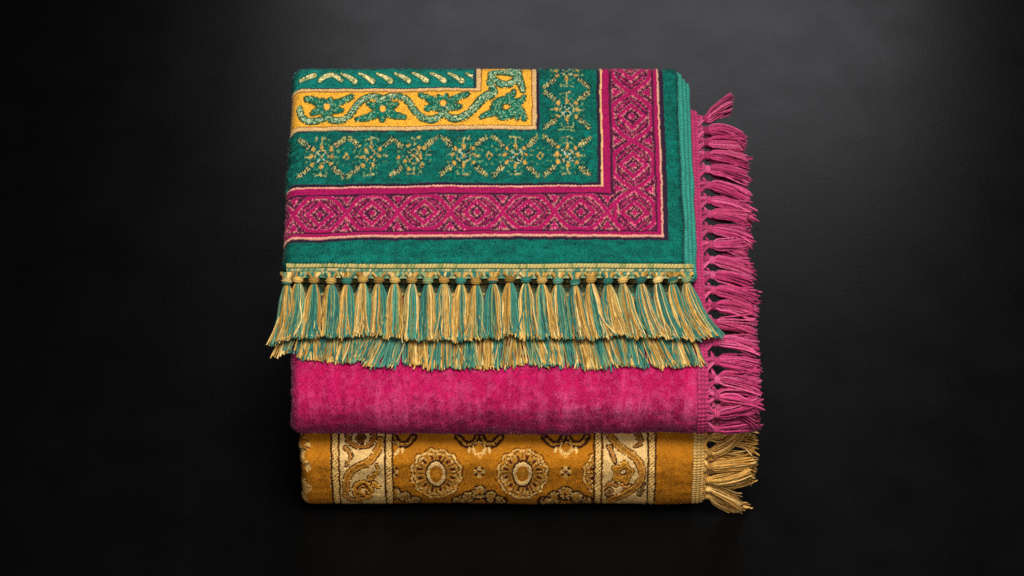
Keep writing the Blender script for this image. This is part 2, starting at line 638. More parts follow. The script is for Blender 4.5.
gcol, ghgt = gold_pattern(gdx, gdy)
G += N * (ghgt * 1.5 + (fbm(gdx / 1.6, gdy / 1.6, 91, 2) - 0.5) * 0.2)[..., None]
bag = Bag()
bag.add(G.reshape(-1, 3), grid_quads(*gdx.shape), None, gcol.reshape(-1, 3), outward(G, N).reshape(-1, 3))
end_cap(bag, G, 0, lin(150, 96, 30))
end_cap(bag, G, -1, lin(150, 96, 30))
wgt = np.where(ghgt > 0.25, 1.0, 0.12)
wgt[:, 345:] = 0
wgt[:, :40] = 0
gnap = np.zeros(G.shape)
gnap[..., 0] = (fbm(gdx / 22, gdy / 30, 33) - 0.5) * 1.6
gnap[..., 2] = -0.2 + (fbm(gdx / 9, gdy / 40, 34) - 0.5) * 1.2
fv, fc, fn = fuzz(G, N, gcol, wgt, 170000, 1.1, 0.34, gnap, 0.36, 0.11, 0.2)
bag.add(fv, None, np.arange(len(fv)).reshape(-1, 3), fc, fn)
bag.build('pile', m_gold, gold_root)

# ------------------------------------------------------------------ 2. magenta rug in the middle
pink_root = thing('folded_rug', 'plain magenta velvet rug with pink tassels, folded between the green and mustard rugs', 'rug', (0, 0, 0.0985), STACK)
pink_root.location = (0, 0, 0)
PZ0, PTH = 98.0, 74.0
PTOP = PZ0 + PTH
PP, Ps = fold_profile(PZ0, PTH, 0, 419, 46, 2.15)
PP[:, 0] += 105.5 - (PP[:, 0] + PP[:, 1]).min()
ps_fine = np.concatenate([np.linspace(0, 210, 360), np.linspace(211, Ps[-1], 120)])
PPs = resample(PP, Ps, ps_fine)
H, HX = rolled_body(PPs, -189.5, 201.5, 10.0, 0.62, 21, wob=2.4)
NP_ = grid_normals(H)
if (NP_[len(HX) // 2, 150] @ np.array([0, -1, 1])) < 0:
    NP_ = -NP_
hx = H[..., 0]
hs_ = np.broadcast_to(ps_fine[None, :], hx.shape)
# nap swept into soft upright streaks, pale velvet sheen painted into the colour along the fold
streak = fbm(hx / 15, hs_ / 80, 51) * 0.6 + fbm(hx / 4.0, hs_ / 28, 52) * 0.4
mott = fbm(hx / 5, hs_ / 6, 53)
base = lin(182, 10, 84)
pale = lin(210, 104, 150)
deep = lin(156, 4, 68)
k = (0.35 + 0.65 * np.clip((streak - 0.34) / 0.3, 0, 1))[..., None]
k2 = np.clip((mott - 0.45) / 0.3, 0, 1)[..., None]
pcol = deep * (1 - k) + base * k
pcol = pcol * (1 - 0.15 * k2) + pale * 0.15 * k2
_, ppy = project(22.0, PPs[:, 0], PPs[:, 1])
painted_sheen = np.exp(-((ppy - 412) / 15.0) ** 2)[None, :] * np.clip(0.25 + (hx + 120) / 330, 0.12, 1) * np.clip((streak - 0.30) / 0.25, 0.1, 1)
painted_sheen = painted_sheen * np.clip((fbm(hx / 3, hs_ / 9, 56) - 0.22) / 0.45, 0, 1) + 0.3 * np.clip((streak - 0.60) / 0.12, 0, 1)
painted_sheen = np.clip(painted_sheen, 0, 1)[..., None]
pcol = pcol * (1 - 0.45 * painted_sheen) + pale * 0.45 * painted_sheen
H += NP_ * ((streak - 0.5) * 3.0 + (mott - 0.5) * 0.8 + (fbm(hx / 1.5, hs_ / 1.5, 55, 2) - 0.5) * 0.15)[..., None]
bag = Bag()
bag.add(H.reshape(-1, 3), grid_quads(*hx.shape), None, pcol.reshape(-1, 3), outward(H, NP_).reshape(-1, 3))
end_cap(bag, H, 0, deep)
end_cap(bag, H, -1, deep)
wgt = np.ones(hx.shape)
wgt[:, 372:] = 0
wgt[:, :30] = 0
pnap = np.zeros(H.shape)
pnap[..., 0] = (fbm(hx / 20, hs_ / 60, 57) - 0.5) * 1.8
pnap[..., 1] = -0.1 + (fbm(hx / 8, hs_ / 50, 58) - 0.5) * 1.6
pnap[..., 2] = 0.05 + (streak - 0.5) * 1.8
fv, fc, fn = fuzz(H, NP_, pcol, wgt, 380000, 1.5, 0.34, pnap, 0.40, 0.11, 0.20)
bag.add(fv, None, np.arange(len(fv)).reshape(-1, 3), fc, fn)
bag.build('pile', m_pink, pink_root)


def pink_top(Y):
    """height of the magenta rug under a point Y"""
    i0 = int(np.argmax(PP[:, 0] < PP[:, 0].min() + 0.01))
    yy, zz = PP[i0:-150, 0], PP[i0:-150, 1]
    return np.interp(Y, yy, zz)


# ------------------------------------------------------------------ 3. green rug on top
green_root = thing('folded_rug', 'green patterned rug with gold and magenta borders, folded on top of the stack', 'rug', (0, 0, 0), STACK)
GZ = PTOP + 46.0
FY = 122.0                                   # front edge of the top layer
SC = 1.032


def rounded_sheet(a, b, x0, x1, y0, y1, rl, rr, rf, rb, ztop, lim=2.9):
    """bend a flat sheet (a,b) over the edges of a rectangle, each edge with its own radius"""
    ex = np.where(a < x0, (a - x0) / rl, np.where(a > x1, (a - x1) / rr, 0))
    ey = np.where(b < y0, (b - y0) / rf, np.where(b > y1, (b - y1) / rb, 0))
    phi = np.hypot(ex, ey)
    dx = ex / (phi + 1e-9)
    dy = ey / (phi + 1e-9)
    phi = np.clip(phi, 0, lim)
    Rx = np.where(a < x0, rl, rr)
    Ry = np.where(b < y0, rf, rb)
    R = Rx * dx ** 2 + Ry * dy ** 2
    X = np.clip(a, x0, x1) + Rx * np.sin(phi) * dx
    Y = np.clip(b, y0, y1) + Ry * np.sin(phi) * dy
    Z = ztop - R * (1 - np.cos(phi))
    return np.stack([X, Y, Z], -1)


def dxx(px):
    return (px - 512) / SC + 22


AL, AR = dxx(284) + 11, dxx(683.5) - 4.5
BF, BB = FY + 4, FY + 283
STEP = 0.6
aa = np.arange(AL - 11 * 2.6, AR + 4.5 * 2.6, STEP)
bb = np.arange(BF - 4 * 2.4, BB + 21 * 2.0, STEP)
A, B = np.meshgrid(aa, bb, indexing='ij')
T = rounded_sheet(A, B, AL, AR, BF, BB - 16, 11, 4.5, 4, 18, GZ)
NT = grid_normals(T)
if NT[len(aa) // 2, len(bb) // 2, 2] < 0:
    NT = -NT
# flat-rug coordinates in the proportions of the weave
_, flat_py = project(22.0, bb, GZ)
DX = 512 + (A - 22) * SC
DY = np.broadcast_to(flat_py[None, :], DX.shape) + (A - 22) * 0.004


def lattice(u, v, hs):
    """u along the band in units of a 53-wide cell, v across +-18; returns colour class, height"""
    x = (u + 26.5) % 53 - 26.5
    ax, ay = np.abs(x), np.abs(v)
    tt = np.clip((26.5 - ax) / 21.0, 0, 1)
    h = 17.2 * np.sin(math.pi / 2 * tt)
    slope = 17.2 * math.pi / 2 / 21.0 * np.cos(math.pi / 2 * tt) * (tt < 1)
    d = np.abs(ay - h) / np.sqrt(1 + slope ** 2) - 2.3
    q = (ax + ay * 1.12)
    d = np.minimum(d, np.abs(q - 12.6) / 1.45 - 2.1)
    d = np.minimum(d, (q - 4.0) / 1.45)
    xx = 26.5 - ax
    tri = np.maximum(xx - (ay - 8.5) * 0.62, ay - 16.4) * 0.8
    d = np.minimum(d, tri)
    return d


def flower(x, y, cx, cy, r, n=6, rot=0.0):
    th = np.arctan2(y - cy, x - cx)
    rr = np.hypot(x - cx, y - cy)
    return rr - r * (1 + 0.2 * np.cos(n * th + rot)), rr


def star(lx, ly, col, hs, hgt, variant, area):
    gold, beige, dk = lin(176, 140, 66), lin(160, 148, 90), lin(4, 48, 46)
    pale = lin(150, 170, 150)

    def put(m, c, h=0.2):
        m = m & area
        col[m] = c
        hgt[m] = h
    r8 = [(0, -9.6), (0, 9.4), (-9, -7.6), (9, -7.6), (-10.6, -1.0), (10.6, -1.0), (-9.6, 6.6), (9.6, 6.6)]
    if variant == 1:
        r8 = [(0, -10), (3, 8.5), (-6, -7), (9, -8), (-10, 1.0), (8, -1.0), (-8, 9)]
    if variant == 2:
        r8 = [(-6, -11), (8, 9.4), (-9, 5), (10, -8), (-16, 1.0), (6, 0.0), (-5, 12), (5, -9)]
    # leaves on the diagonals
    for sx in (-1, 1):
        for sy in (-1, 1):
            if variant and sx * sy > 0 and sy > 0:
                continue
            d = stroke(lx, ly, [(sx * 13.5, sy * 11.5), (sx * 22.5, sy * 18.5)], 2.2, 1.7)
            put((d < 1.5) & (hs < 0.6), dk, 0.1)
            al = (sx * lx * 9 + sy * ly * 7) / 11.4
            ac = (sx * lx * 7 - sy * ly * 9) / 11.4
            bd = np.abs(np.sin(al * math.pi / 2.5 + (ac > 0) * 0.8))
            put((d < 0.5) & (bd * (0.35 + hs) > 0.42) & (np.abs(ac - 0.0) > 0.35), beige)
            put((d < -0.2) & (bd > 0.8) & (hs > 0.55), lin(190, 168, 108))
    filig = lin(86, 124, 82)
    ring = np.abs(np.hypot(lx, ly) * (1 + 0.08 * np.cos(8 * np.arctan2(ly, lx))) - 12.4)
    put((ring < 0.8) & (hs > 0.45), filig, 0.25)
    for ax, ay in ((-16, -6), (16, -6), (-16, 6), (16, 6), (-6.5, -16), (6.5, -16), (-6.5, 16), (6.5, 16)):
        put((np.hypot(lx - ax, (ly - ay) * 1.1) < 1.7) & (hs > 0.35), filig, 0.25)
        put((np.abs(np.hypot(lx - ax, ly - ay) - 2.8) < 0.6) & (hs > 0.7), dk, 0.1)
    # stem tails
    put((np.abs(lx) < 1.0) & (np.abs(ly) > 11) & (np.abs(ly) < 18) & (hs > 0.2), beige)
    put((np.abs(np.abs(ly) - 18.5) < 1.1) & (np.abs(lx) < 6.5) & (hs > 0.45), beige)
    put((np.abs(ly) < 1.0) & (np.abs(lx) > 12) & (np.abs(lx) < 17.5) & (hs > 0.35), beige)
    # heart of the star
    rr = np.hypot(lx, ly)
    put((rr < 8.5) & (hs < 0.30), dk, 0.1)
    dg = np.minimum(np.abs(lx - ly), np.abs(lx + ly)) / 1.414
    put((dg < 1.0) & (rr < 8.2) & (rr > 2) & (hs > 0.25), pale if variant == 0 else beige)
    put((np.abs(rr - 6.8) < 0.9) & (hs > 0.5), beige)
    put(rr < 1.6, gold)
    for ax, ay in r8:
        d = np.abs(lx - ax) + np.abs(ly - ay)
        d = 0.5 * d + 0.5 * np.hypot(lx - ax, ly - ay)
        put((d < 3.4) & (hs < 0.4), dk, 0.1)
        put((d < 2.5) & (hs > 0.06), gold)
        put((d < 1.2) & (hs > 0.55), lin(196, 140, 66))


def green_pattern(x, y):
    jx = (vnoise(x / 4, y / 4, 1) - 0.5) * 1.0
    jy = (vnoise(x / 5, y / 4, 2) - 0.5) * 1.0
    ly = y + 2.2 * (fbm(x / 40, y / 60, 15) - 0.5) + 1.1 * np.sin(x / 61.0) * np.clip((y - 100) / 80, 0, 1) + jy * 0.7
    lx = x + jx * 0.7 + 2.0 * (fbm(x / 60, y / 26, 16) - 0.5)
    cell = 1.3
    row = np.floor(ly / 1.15)
    cx = np.floor(lx / cell + 0.5 * (row % 2))
    hs = hash2(cx, row, 3)
    qx = (cx + 0.5 - 0.5 * (row % 2)) * cell * 0.6 + lx * 0.4
    qy = (row + 0.5) * 1.15 * 0.6 + ly * 0.4
    vb = [(87, 0), (88.6, 1), (90.8, 2), (92.0, 3), (125.4, 4), (126.6, 5), (129.8, 6), (131.2, 7), (183.2, 8), (186.4, 9), (188.2, 10), (193.6, 11),
          (195.4, 12), (231.0, 13), (232.6, 14), (235.7, 15), (237.5, 16), (240.6, 17), (300, 18)]
    hb = [(472, 0), (475, 1), (479.6, 2), (481.0, 3), (532.0, 4), (533.2, 5), (537.4, 6), (540.6, 7), (599.6, 8), (603, 9), (605.2, 10), (612.6, 11),
          (614.8, 12), (657, 13), (658.6, 14), (662.6, 15), (664.6, 16), (669.4, 17), (760, 18)]
    # L runs 0..18, band k lies between k-1 edges
    Lh = np.searchsorted(np.array([p[0] for p in vb]), ly.ravel()).reshape(ly.shape)
    Lv = np.searchsorted(np.array([p[0] for p in hb]), lx.ravel()).reshape(lx.shape)
    L = np.maximum(Lh, Lv)
    vert = Lv >= Lh
    teal = lin(2, 98, 86)
    dark = lin(38, 18, 40)
    pale = lin(206, 168, 112)
    pinkpale = lin(210, 148, 126)
    mag = lin(150, 10, 76)
    plum = lin(58, 12, 44)
    gold = lin(224, 164, 50)
    brown = lin(150, 92, 22)
    col = np.empty(x.shape + (3,))
    hgt = np.full(x.shape, 0.5)
    soft = np.ones(x.shape)                   # where the velvet fibres stand
    col[:] = teal

    def put(m, c, h, s=0.0):
        col[m] = c
        hgt[m] = h
        soft[m] = s
    put((L == 1) | (L == 7) | (L == 9) | (L == 17), dark, 0.0)
    put((L == 1), lin(20, 50, 54), 0.0)
    put((L == 2) | (L == 6), pale, 0.75)
    put(((L == 3) | (L == 5)), brown, 0.3)
    put(L == 4, gold, 0.55, 0.25)
    put((L == 10) | (L == 16), pinkpale, 0.85)
    put((L == 10) & vert, lin(220, 172, 118), 0.85)
    put((L == 11) | (L == 15), mag, 0.7, 0.25)
    put((L == 12) | (L == 14), plum, 0.1)
    # twill slant on the pale cords
    tw = ((x * 0.8 + y * 1.1) % 2.9) < 0.9
    m = ((L == 2) | (L == 6) | (L == 10) | (L == 16)) & tw
    col[m] *= 0.66
    hgt[m] -= 0.25
    # ---- magenta lattice
    m = L == 13
    u = np.where(vert, (qy - 213.3) * 53.0 / 48.2, qx - 476.0 + (qx - 476) * 0.004)
    v = np.where(vert, (qx - 635.8) * 18.0 / 21.2, qy - 213.2)
    d = lattice(u, v, hs)
    put(m, plum, 0.05)
    put(m & (d > 2.1), lin(124, 10, 64), 0.6, 0.12)
    put(m & (d > 2.1) & (hs > 0.72), lin(160, 50, 92), 0.65)
    e = m & (d > 0) & (d < 1.0) & (hs < 0.36)
    put(e, lin(186, 122, 112), 0.6)
    e = m & (d > 0) & (d < 1.2) & (hs > 0.42) & (hs < 0.62)
    put(e, lin(140, 70, 84), 0.45)
    e = m & (d > 1.7) & (hs < 0.03)
    put(e, lin(176, 120, 100), 0.35)
    put(m & (d < 0), mag, 0.9, 0.12)
    e = m & (d < 0) & (d > -0.9) & (hs > 0.75)
    put(e, lin(206, 84, 120), 0.8)
    # ---- gold scroll band
    m = L == 4
    vines = [([(292, 108), (294.5, 115), (300, 120), (308, 120.6), (316, 118.5)], 1.7, 1.5),
             ([(322, 117.5), (331, 120.6), (340, 118.5), (346.5, 112), (351, 105), (357, 99.5), (365, 96.6), (374, 97.2), (380, 99.5)], 1.6, 1.7),
             ([(378, 98.6), (388, 95.8), (398, 97), (405, 102), (410, 109), (416, 115.5), (425, 119.4), (434, 118.6), (440, 113), (443, 109)], 1.6, 2.0),
             ([(443.5, 115.5), (450, 119), (459, 118.4), (467, 114), (474, 107), (481, 99), (488, 95.2)], 1.6, 2.8),
             ([(488, 96), (493.5, 92.5), (491, 86), (488.5, 82)], 2.4, 1.5),
             ([(491, 78), (497, 82), (505, 84.6), (513, 82.5), (518, 78)], 1.8, 2.0),
             ([(490, 75), (496, 72), (506, 72), (514, 74)], 1.5, 1.5),
             ([(517, 70), (519.5, 79), (523.5, 90)], 3.2, 1.6),
             ([(507, 62), (511, 68), (517, 71)], 2.0, 2.4)]
    leaves = [([(314, 104), (306, 99.5), (299, 98.5)], 3.0, 1.2), ([(314, 109), (306, 112.5)], 2.4, 1.0), ([(327, 104), (337, 100.5), (346, 96)], 3.0, 0.9),
              ([(328, 109), (335, 109.5)], 2.8, 1.2), ([(320.5, 110), (320, 116)], 1.8, 1.8),
              ([(372, 113), (363, 117), (352, 118.6)], 3.0, 0.8), ([(370, 106), (364, 103.5)], 2.6, 1.0), ([(386, 113), (393, 115.5), (400, 117)], 3.0, 0.8), ([(387, 106), (392, 104)], 2.8, 1.0),
              ([(378, 114), (378, 119)], 2.0, 1.4), ([(375, 101), (372, 97)], 2.0, 1.2), ([(382, 101), (386, 97)], 2.0, 1.2),
              ([(434, 103), (426, 99), (417, 95)], 3.0, 0.8), ([(433, 107), (424, 108.5)], 3.0, 1.2), ([(447, 103), (455, 98.5), (466, 94.2)], 3.0, 0.9), ([(447, 107), (458, 107.5)], 3.0, 1.0),
              ([(494, 112), (487, 114.5), (480.5, 117)], 2.4, 0.7), ([(508, 98), (512, 95), (514, 91.5)], 2.8, 0.7), ([(518, 102), (523, 100), (524.5, 97)], 2.4, 0.7),
              ([(518, 110), (522, 114), (525, 118.5)], 3.6, 1.4), ([(510, 115), (505, 117.5), (499, 117)], 2.6, 1.4), ([(516, 112), (517, 118)], 2.4, 1.2)]
    dv = np.full(x.shape, 1e9)
    wx = qx * 0.5 + x * 0.5
    wy = qy * 0.5 + y * 0.5
    for pts, r0, r1 in vines:
        dv = np.minimum(dv, stroke(wx, wy, pts, r0, r1))
    dl = np.full(x.shape, 1e9)
    for pts, r0, r1 in leaves:
        dl = np.minimum(dl, stroke(wx, wy, pts, r0, r1))
    hole = np.full(x.shape, 1e9)
    for fx, fy in ((320.5, 106), (378.5, 108.5), (440.5, 103.5)):
        fd, rr = flower(wx, wy, fx, fy, 7.2, 6, 0.5)
        dl = np.minimum(dl, fd)
        hole = np.minimum(hole, rr - 3.0)
    ring = np.abs(np.hypot((wx - 506) / 1.5, wy - 107) - 6.8) - 2.3
    dl = np.minimum(dl, ring)
    dv = dv - 1.0
    dl = dl - 1.1
    d = np.minimum(dv, dl)
    put(m & (d < 1.4) & (hs < 0.85), lin(84, 78, 30), 0.2)
    put(m & (d < 0.2), lin(8, 102, 82), 0.85)
    put(m & (d < 0.2) & (d > -1.2) & (hs < 0.45), lin(20, 74, 48), 0.5)
    fine = hash2(np.floor((x + y * 0.4) / 1.05), np.floor(y / 1.0), 23)
    put(m & (d < -0.2) & (fine > 0.78), lin(122, 158, 116), 0.75)
    put(m & (dv < -0.5) & (fine > 0.45), lin(118, 150, 112), 0.8)
    put(m & (dv < -0.5) & (fine > 0.85), lin(196, 196, 148), 0.8)
    put(m & (d < 0) & (fine < 0.2), lin(14, 70, 52), 0.6)
    put(m & (hole < 1.0) & (hs < 0.6), lin(110, 84, 30), 0.3)
    put(m & (hole < 0), lin(240, 166, 60), 0.5)
    # ---- slanting leaves of the teal field
    m = L == 0
    col[m] = lin(10, 118, 106)  # lighter teal: light on the back roll, put into the colour
    for i, cx0 in enumerate(np.arange(305, 480, 18.6)):
        if i == 0:
            d = np.minimum(stroke(x, y, [(292, 80), (299, 77), (306, 75)], 1.6, 2.2), stroke(x, y, [(312, 80), (318, 76.0), (326, 75), (334, 79.5)], 2.0, 2.0))
        elif i == 1:
            continue
        else:
            d = stroke(x, y, [(cx0 - 8, 73.6), (cx0, 77.0), (cx0 + 6.0, 81.0)], 1.0, 2.6)
        put(m & (d < 1.5), lin(16, 84, 66), 0.2)
        put(m & (d < 0.1) & (hs > 0.14), lin(160, 158, 100), 0.6)
        put(m & (d < -0.4) & (hs > 0.62), lin(222, 200, 146), 0.7)
    # ---- stars
    area = L == 8
    for i, cx0 in enumerate((317.3, 367.5, 411.5, 462.3, 515.8, 569.0)):
        star(qx - cx0, qy - 156.5, col, hs, hgt, (0, 1, 2, 0, 0, 0)[i], area & ~(Lv == 8) if i < 5 else area)
    for cx0 in (342.4, 488.5, 541.5):
        rr = np.abs(qx - cx0) + np.abs(qy - 156.5)
        put(area & (np.abs(rr - 3.2) < 1.1) & (hs > 0.2), lin(178, 142, 66), 0.25, 0.3)
        for kk in range(10):
            aa_ = kk * 2 * math.pi / 10
            put(area & (np.hypot(qx - cx0 - 9.5 * math.cos(aa_), qy - 156.5 - 8.5 * math.sin(aa_)) < 1.35) & (hs > 0.35), lin(92, 128, 82), 0.25, 0.3)
        for sg in (-1, 1):
            put(area & (np.abs(np.abs(qx - cx0) - 3.5 + sg * 0) + np.abs(qy - 156.5 - sg * 19) * 0.8 < 2.4) & (hs > 0.4), lin(120, 134, 80), 0.25, 0.3)
    for cy0 in (110.5, 70.0):
        star(qx - 569.0, (qy - cy0) * 1.06, col, hs, hgt, 0, area & vert)
    put(area & vert & (np.abs(qy - 131) < 1) & (np.abs(qx - 569) < 9) & (hs > 0.4), lin(120, 150, 90), 0.25, 0.3)
    soft[area & (hgt < 0.3)] = 0.12
    # ---- shared variation
    vel = soft > 0.9
    nap = 0.6 * fbm(x / 9, y / 4, 61) + 0.4 * fbm(x / 2.2, y / 2.0, 62)
    f = 0.30 + 1.36 * nap
    col[vel] *= f[vel][:, None]
    hgt = hgt + np.where(vel, (nap - 0.5) * 0.8, 0) + np.where(area, (fbm(x / 4.2, y / 3.4, 66, 2) - 0.5) * 2.4, 0)
    st = 0.76 + 0.4 * hs
    col[~vel] *= st[~vel][:, None]
    sx = (lx / cell + 0.5 * (row % 2)) % 1 - 0.5
    sy = (ly / 1.15) % 1 - 0.5
    dome = 1 - 2.4 * (sx ** 2 + sy ** 2)
    hgt = hgt + np.where(vel, 0, (dome - 0.6) * 0.35)
    return col, hgt, soft


tcol, thgt, tsoft = green_pattern(DX, DY)
# the edge where the pile stops and the overcast edge starts
edge = DX > 684.2
tcol[edge] = lin(40, 140, 122)
T += NT * (thgt * 1.9 + (fbm(A / 60, B / 60, 71) - 0.5) * 3.0)[..., None]
bag = Bag()
tnap = np.zeros(T.shape)
tnap[..., 0] = (fbm(A / 14, B / 10, 63) - 0.5) * 2.4
tnap[..., 1] = -0.2 + (fbm(A / 10, B / 8, 64) - 0.5) * 2.8
bag.add(T.reshape(-1, 3), grid_quads(*A.shape), None, tcol.reshape(-1, 3), outward(T, NT).reshape(-1, 3))
fv, fc, fn = fuzz(T, NT, tcol, np.clip(tsoft, 0.0, 1) * (B < BB + 12) * (A > AL - 22), 260000, 1.1, 0.34, tnap, 0.36, 0.13, 0.4)
bag.add(fv, None, np.arange(len(fv)).reshape(-1, 3), fc, fn)
bag.build('pile', m_green, green_root)

# the layers folded underneath, each ending in an overcast edge on the right
layer_right = (dxx(689), dxx(693.5), dxx(698))
LT = 10.5
for i, xr in enumerate(layer_right):
    zt = GZ - 7.5 - i * LT
    r = 6.4
    y0 = FY + 5 + i * 1.5
    y1 = BB + 0 + i * 4
    a = np.concatenate([np.arange(AL - 6 - r * 1.6, xr - 14, 6.0), np.arange(xr - 14, xr - r + r * 2.6, 0.5)])
    b = np.arange(y0 + r - r * 2.6, y1 - r + r * 2.6, 0.55)
    LA, LB = np.meshgrid(a, b, indexing='ij')
    Q = rounded_sheet(LA, LB, AL - 6, xr - r, y0 + r, y1 - r, r, r, r, r, zt)
    NQ = grid_normals(Q)
    if NQ[len(a) // 2, len(b) // 2, 2] < 0:
        NQ = -NQ
    rib = 0.5 + 0.5 * np.cos(LB * 2 * math.pi / 3.1 + (fbm(LB / 8, LA * 0, 17 + i) * 3))
    rows = 0.5 + 0.5 * np.cos((LA - xr) * 2 * math.pi / 4.4)
    Q += NQ * ((rib - 0.5) * 1.6 + (rows - 0.5) * 1.0 + (fbm(LB / 30, LA / 30, 40 + i) - 0.5) * 2.5)[..., None]
    c = lin(52, 156, 138) * (0.42 + 0.78 * rib * (0.5 + 0.5 * rows) + 0.25 * (hash2(np.floor(LB / 1.3), np.floor(LA / 2.2), 6) - 0.5))[..., None]
    o = make_mesh('folded_layer', Q.reshape(-1, 3), grid_quads(*LA.shape), None, c.reshape(-1, 3), m_yarn, green_root)

# ------------------------------------------------------------------ woven heading of the green fringe
GOLDY = [lin(178, 140, 66), lin(160, 122, 54), lin(202, 172, 108), lin(138, 104, 42), lin(188, 152, 80)]
TEALY = [lin(50, 114, 98), lin(36, 96, 84), lin(74, 128, 106), lin(116, 134, 90), lin(44, 106, 94)]


def green_heading(x0, x1, y, z, tilt, sag):
    """woven band: a beaded cord above little upright chain stitches"""
    u = np.arange(x0, x1, 0.5)
    v = np.linspace(0, 12.4, 32)
    U, V = np.meshgrid(u, v, indexing='ij')
    wav = (fbm(U / 45, V * 0, 81) - 0.5) * 3.0
    Y = y + 1 - V * math.cos(tilt) + wav
    Z = z - V * math.sin(tilt) - 0.02 * V ** 2 + 0.6
    cord = V < 4.6
    bead = np.abs(np.sin(U * math.pi / 3.4))
    jit = (fbm(U / 5, V / 4, 83) - 0.5) * 2.4
    rw = np.floor((V - 4.6) / 3.0)
    uu = U + jit + np.where(rw % 2 == 0, 1, -1) * (V - 4.6) * 0.45 + rw * 1.35
    ch = np.abs(np.sin(uu * math.pi / 2.7)) * np.abs(np.sin((V - 4.6) * math.pi / 3.0)) ** 0.5
    bead = np.abs(np.sin((U + jit * 0.7 + V * 0.5) * math.pi / 3.4))
    hgt = np.where(cord, 1.3 * np.sqrt(np.clip(1 - ((V - 2.3) / 2.3) ** 2, 0, 1)) * (0.5 + 0.7 * bead), 1.1 * ch)
    hh = hash2(np.floor(U / 3.4), np.floor(V / 5), 12)
    hq = hash2(np.floor(uu / 2.7), rw, 13)
    col = np.empty(U.shape + (3,))
    col[:] = lin(132, 150, 108)
    col[(hq < 0.34)] = lin(74, 124, 100)
    col[(hq > 0.7)] = lin(186, 172, 118)
    col[cord] = lin(182, 164, 100)
    col[cord & (hh < 0.3)] = lin(140, 142, 84)
    col[(V > 4.2) & (V < 5.2)] = lin(60, 62, 36)
    col *= (0.5 + 0.55 * np.where(cord, bead, ch))[..., None]
    P = np.stack([U, Y, Z], -1)
    Nn = grid_normals(P)
    if Nn[3, 3, 2] < 0:
        Nn = -Nn
    P = P + Nn * (hgt * 1.3)[..., None]
    return P, col


P, c = green_heading(dxx(286.5), dxx(693.5), FY - 1.5, GZ - 4.0, 0.55, 0)
make_mesh('fringe_heading', P.reshape(-1, 3), grid_quads(*P.shape[:2]), None, c.reshape(-1, 3), m_yarn, green_root)
P, c = green_heading(dxx(288), dxx(692), FY + 6, GZ - 33.0, 0.5, 0)
make_mesh('fringe_heading', P.reshape(-1, 3), grid_quads(*P.shape[:2]), None, c.reshape(-1, 3), m_yarn, green_root)


def pick(pal):
    return pal[rng.integers(len(pal))] * (0.70 + 0.48 * rng.random())


def bead_knot(center, axis, rad, length, col, col2=None):
    """a wrapped knot: barrel with the wraps of yarn standing out"""
    axis = np.asarray(axis, float)
    axis /= np.linalg.norm(axis)
    ref = np.array([0.2, 0.1, 1.0])
    a = np.cross(axis, ref)
    a /= np.linalg.norm(a)
    b = np.cross(axis, a)
    nu, nv = 16, 18
    t = np.linspace(-1, 1, nu)
    th = np.linspace(0, 2 * math.pi, nv)
    Tt, H_ = np.meshgrid(t, th, indexing='ij')
    wraps = 0.10 * np.cos((Tt * 1.6 + H_ / (2 * math.pi)) * 2 * math.pi)
    r = rad * (np.clip(1 - 0.95 * np.abs(Tt) ** 2.6, 0, 1) ** 0.5 + wraps * (1 - Tt ** 4))
    V = np.asarray(center)[None, None] + axis * (Tt * length / 2)[..., None] + r[..., None] * (np.cos(H_)[..., None] * a + np.sin(H_)[..., None] * b)
    cc = np.empty(V.shape)
    cc[:] = col
    if col2 is not None:
        cc[Tt > 0.25] = col2
    cc *= (0.9 + wraps * 2.2)[..., None]
    return V.reshape(-1, 3), grid_quads(nu, nv), cc.reshape(-1, 3)


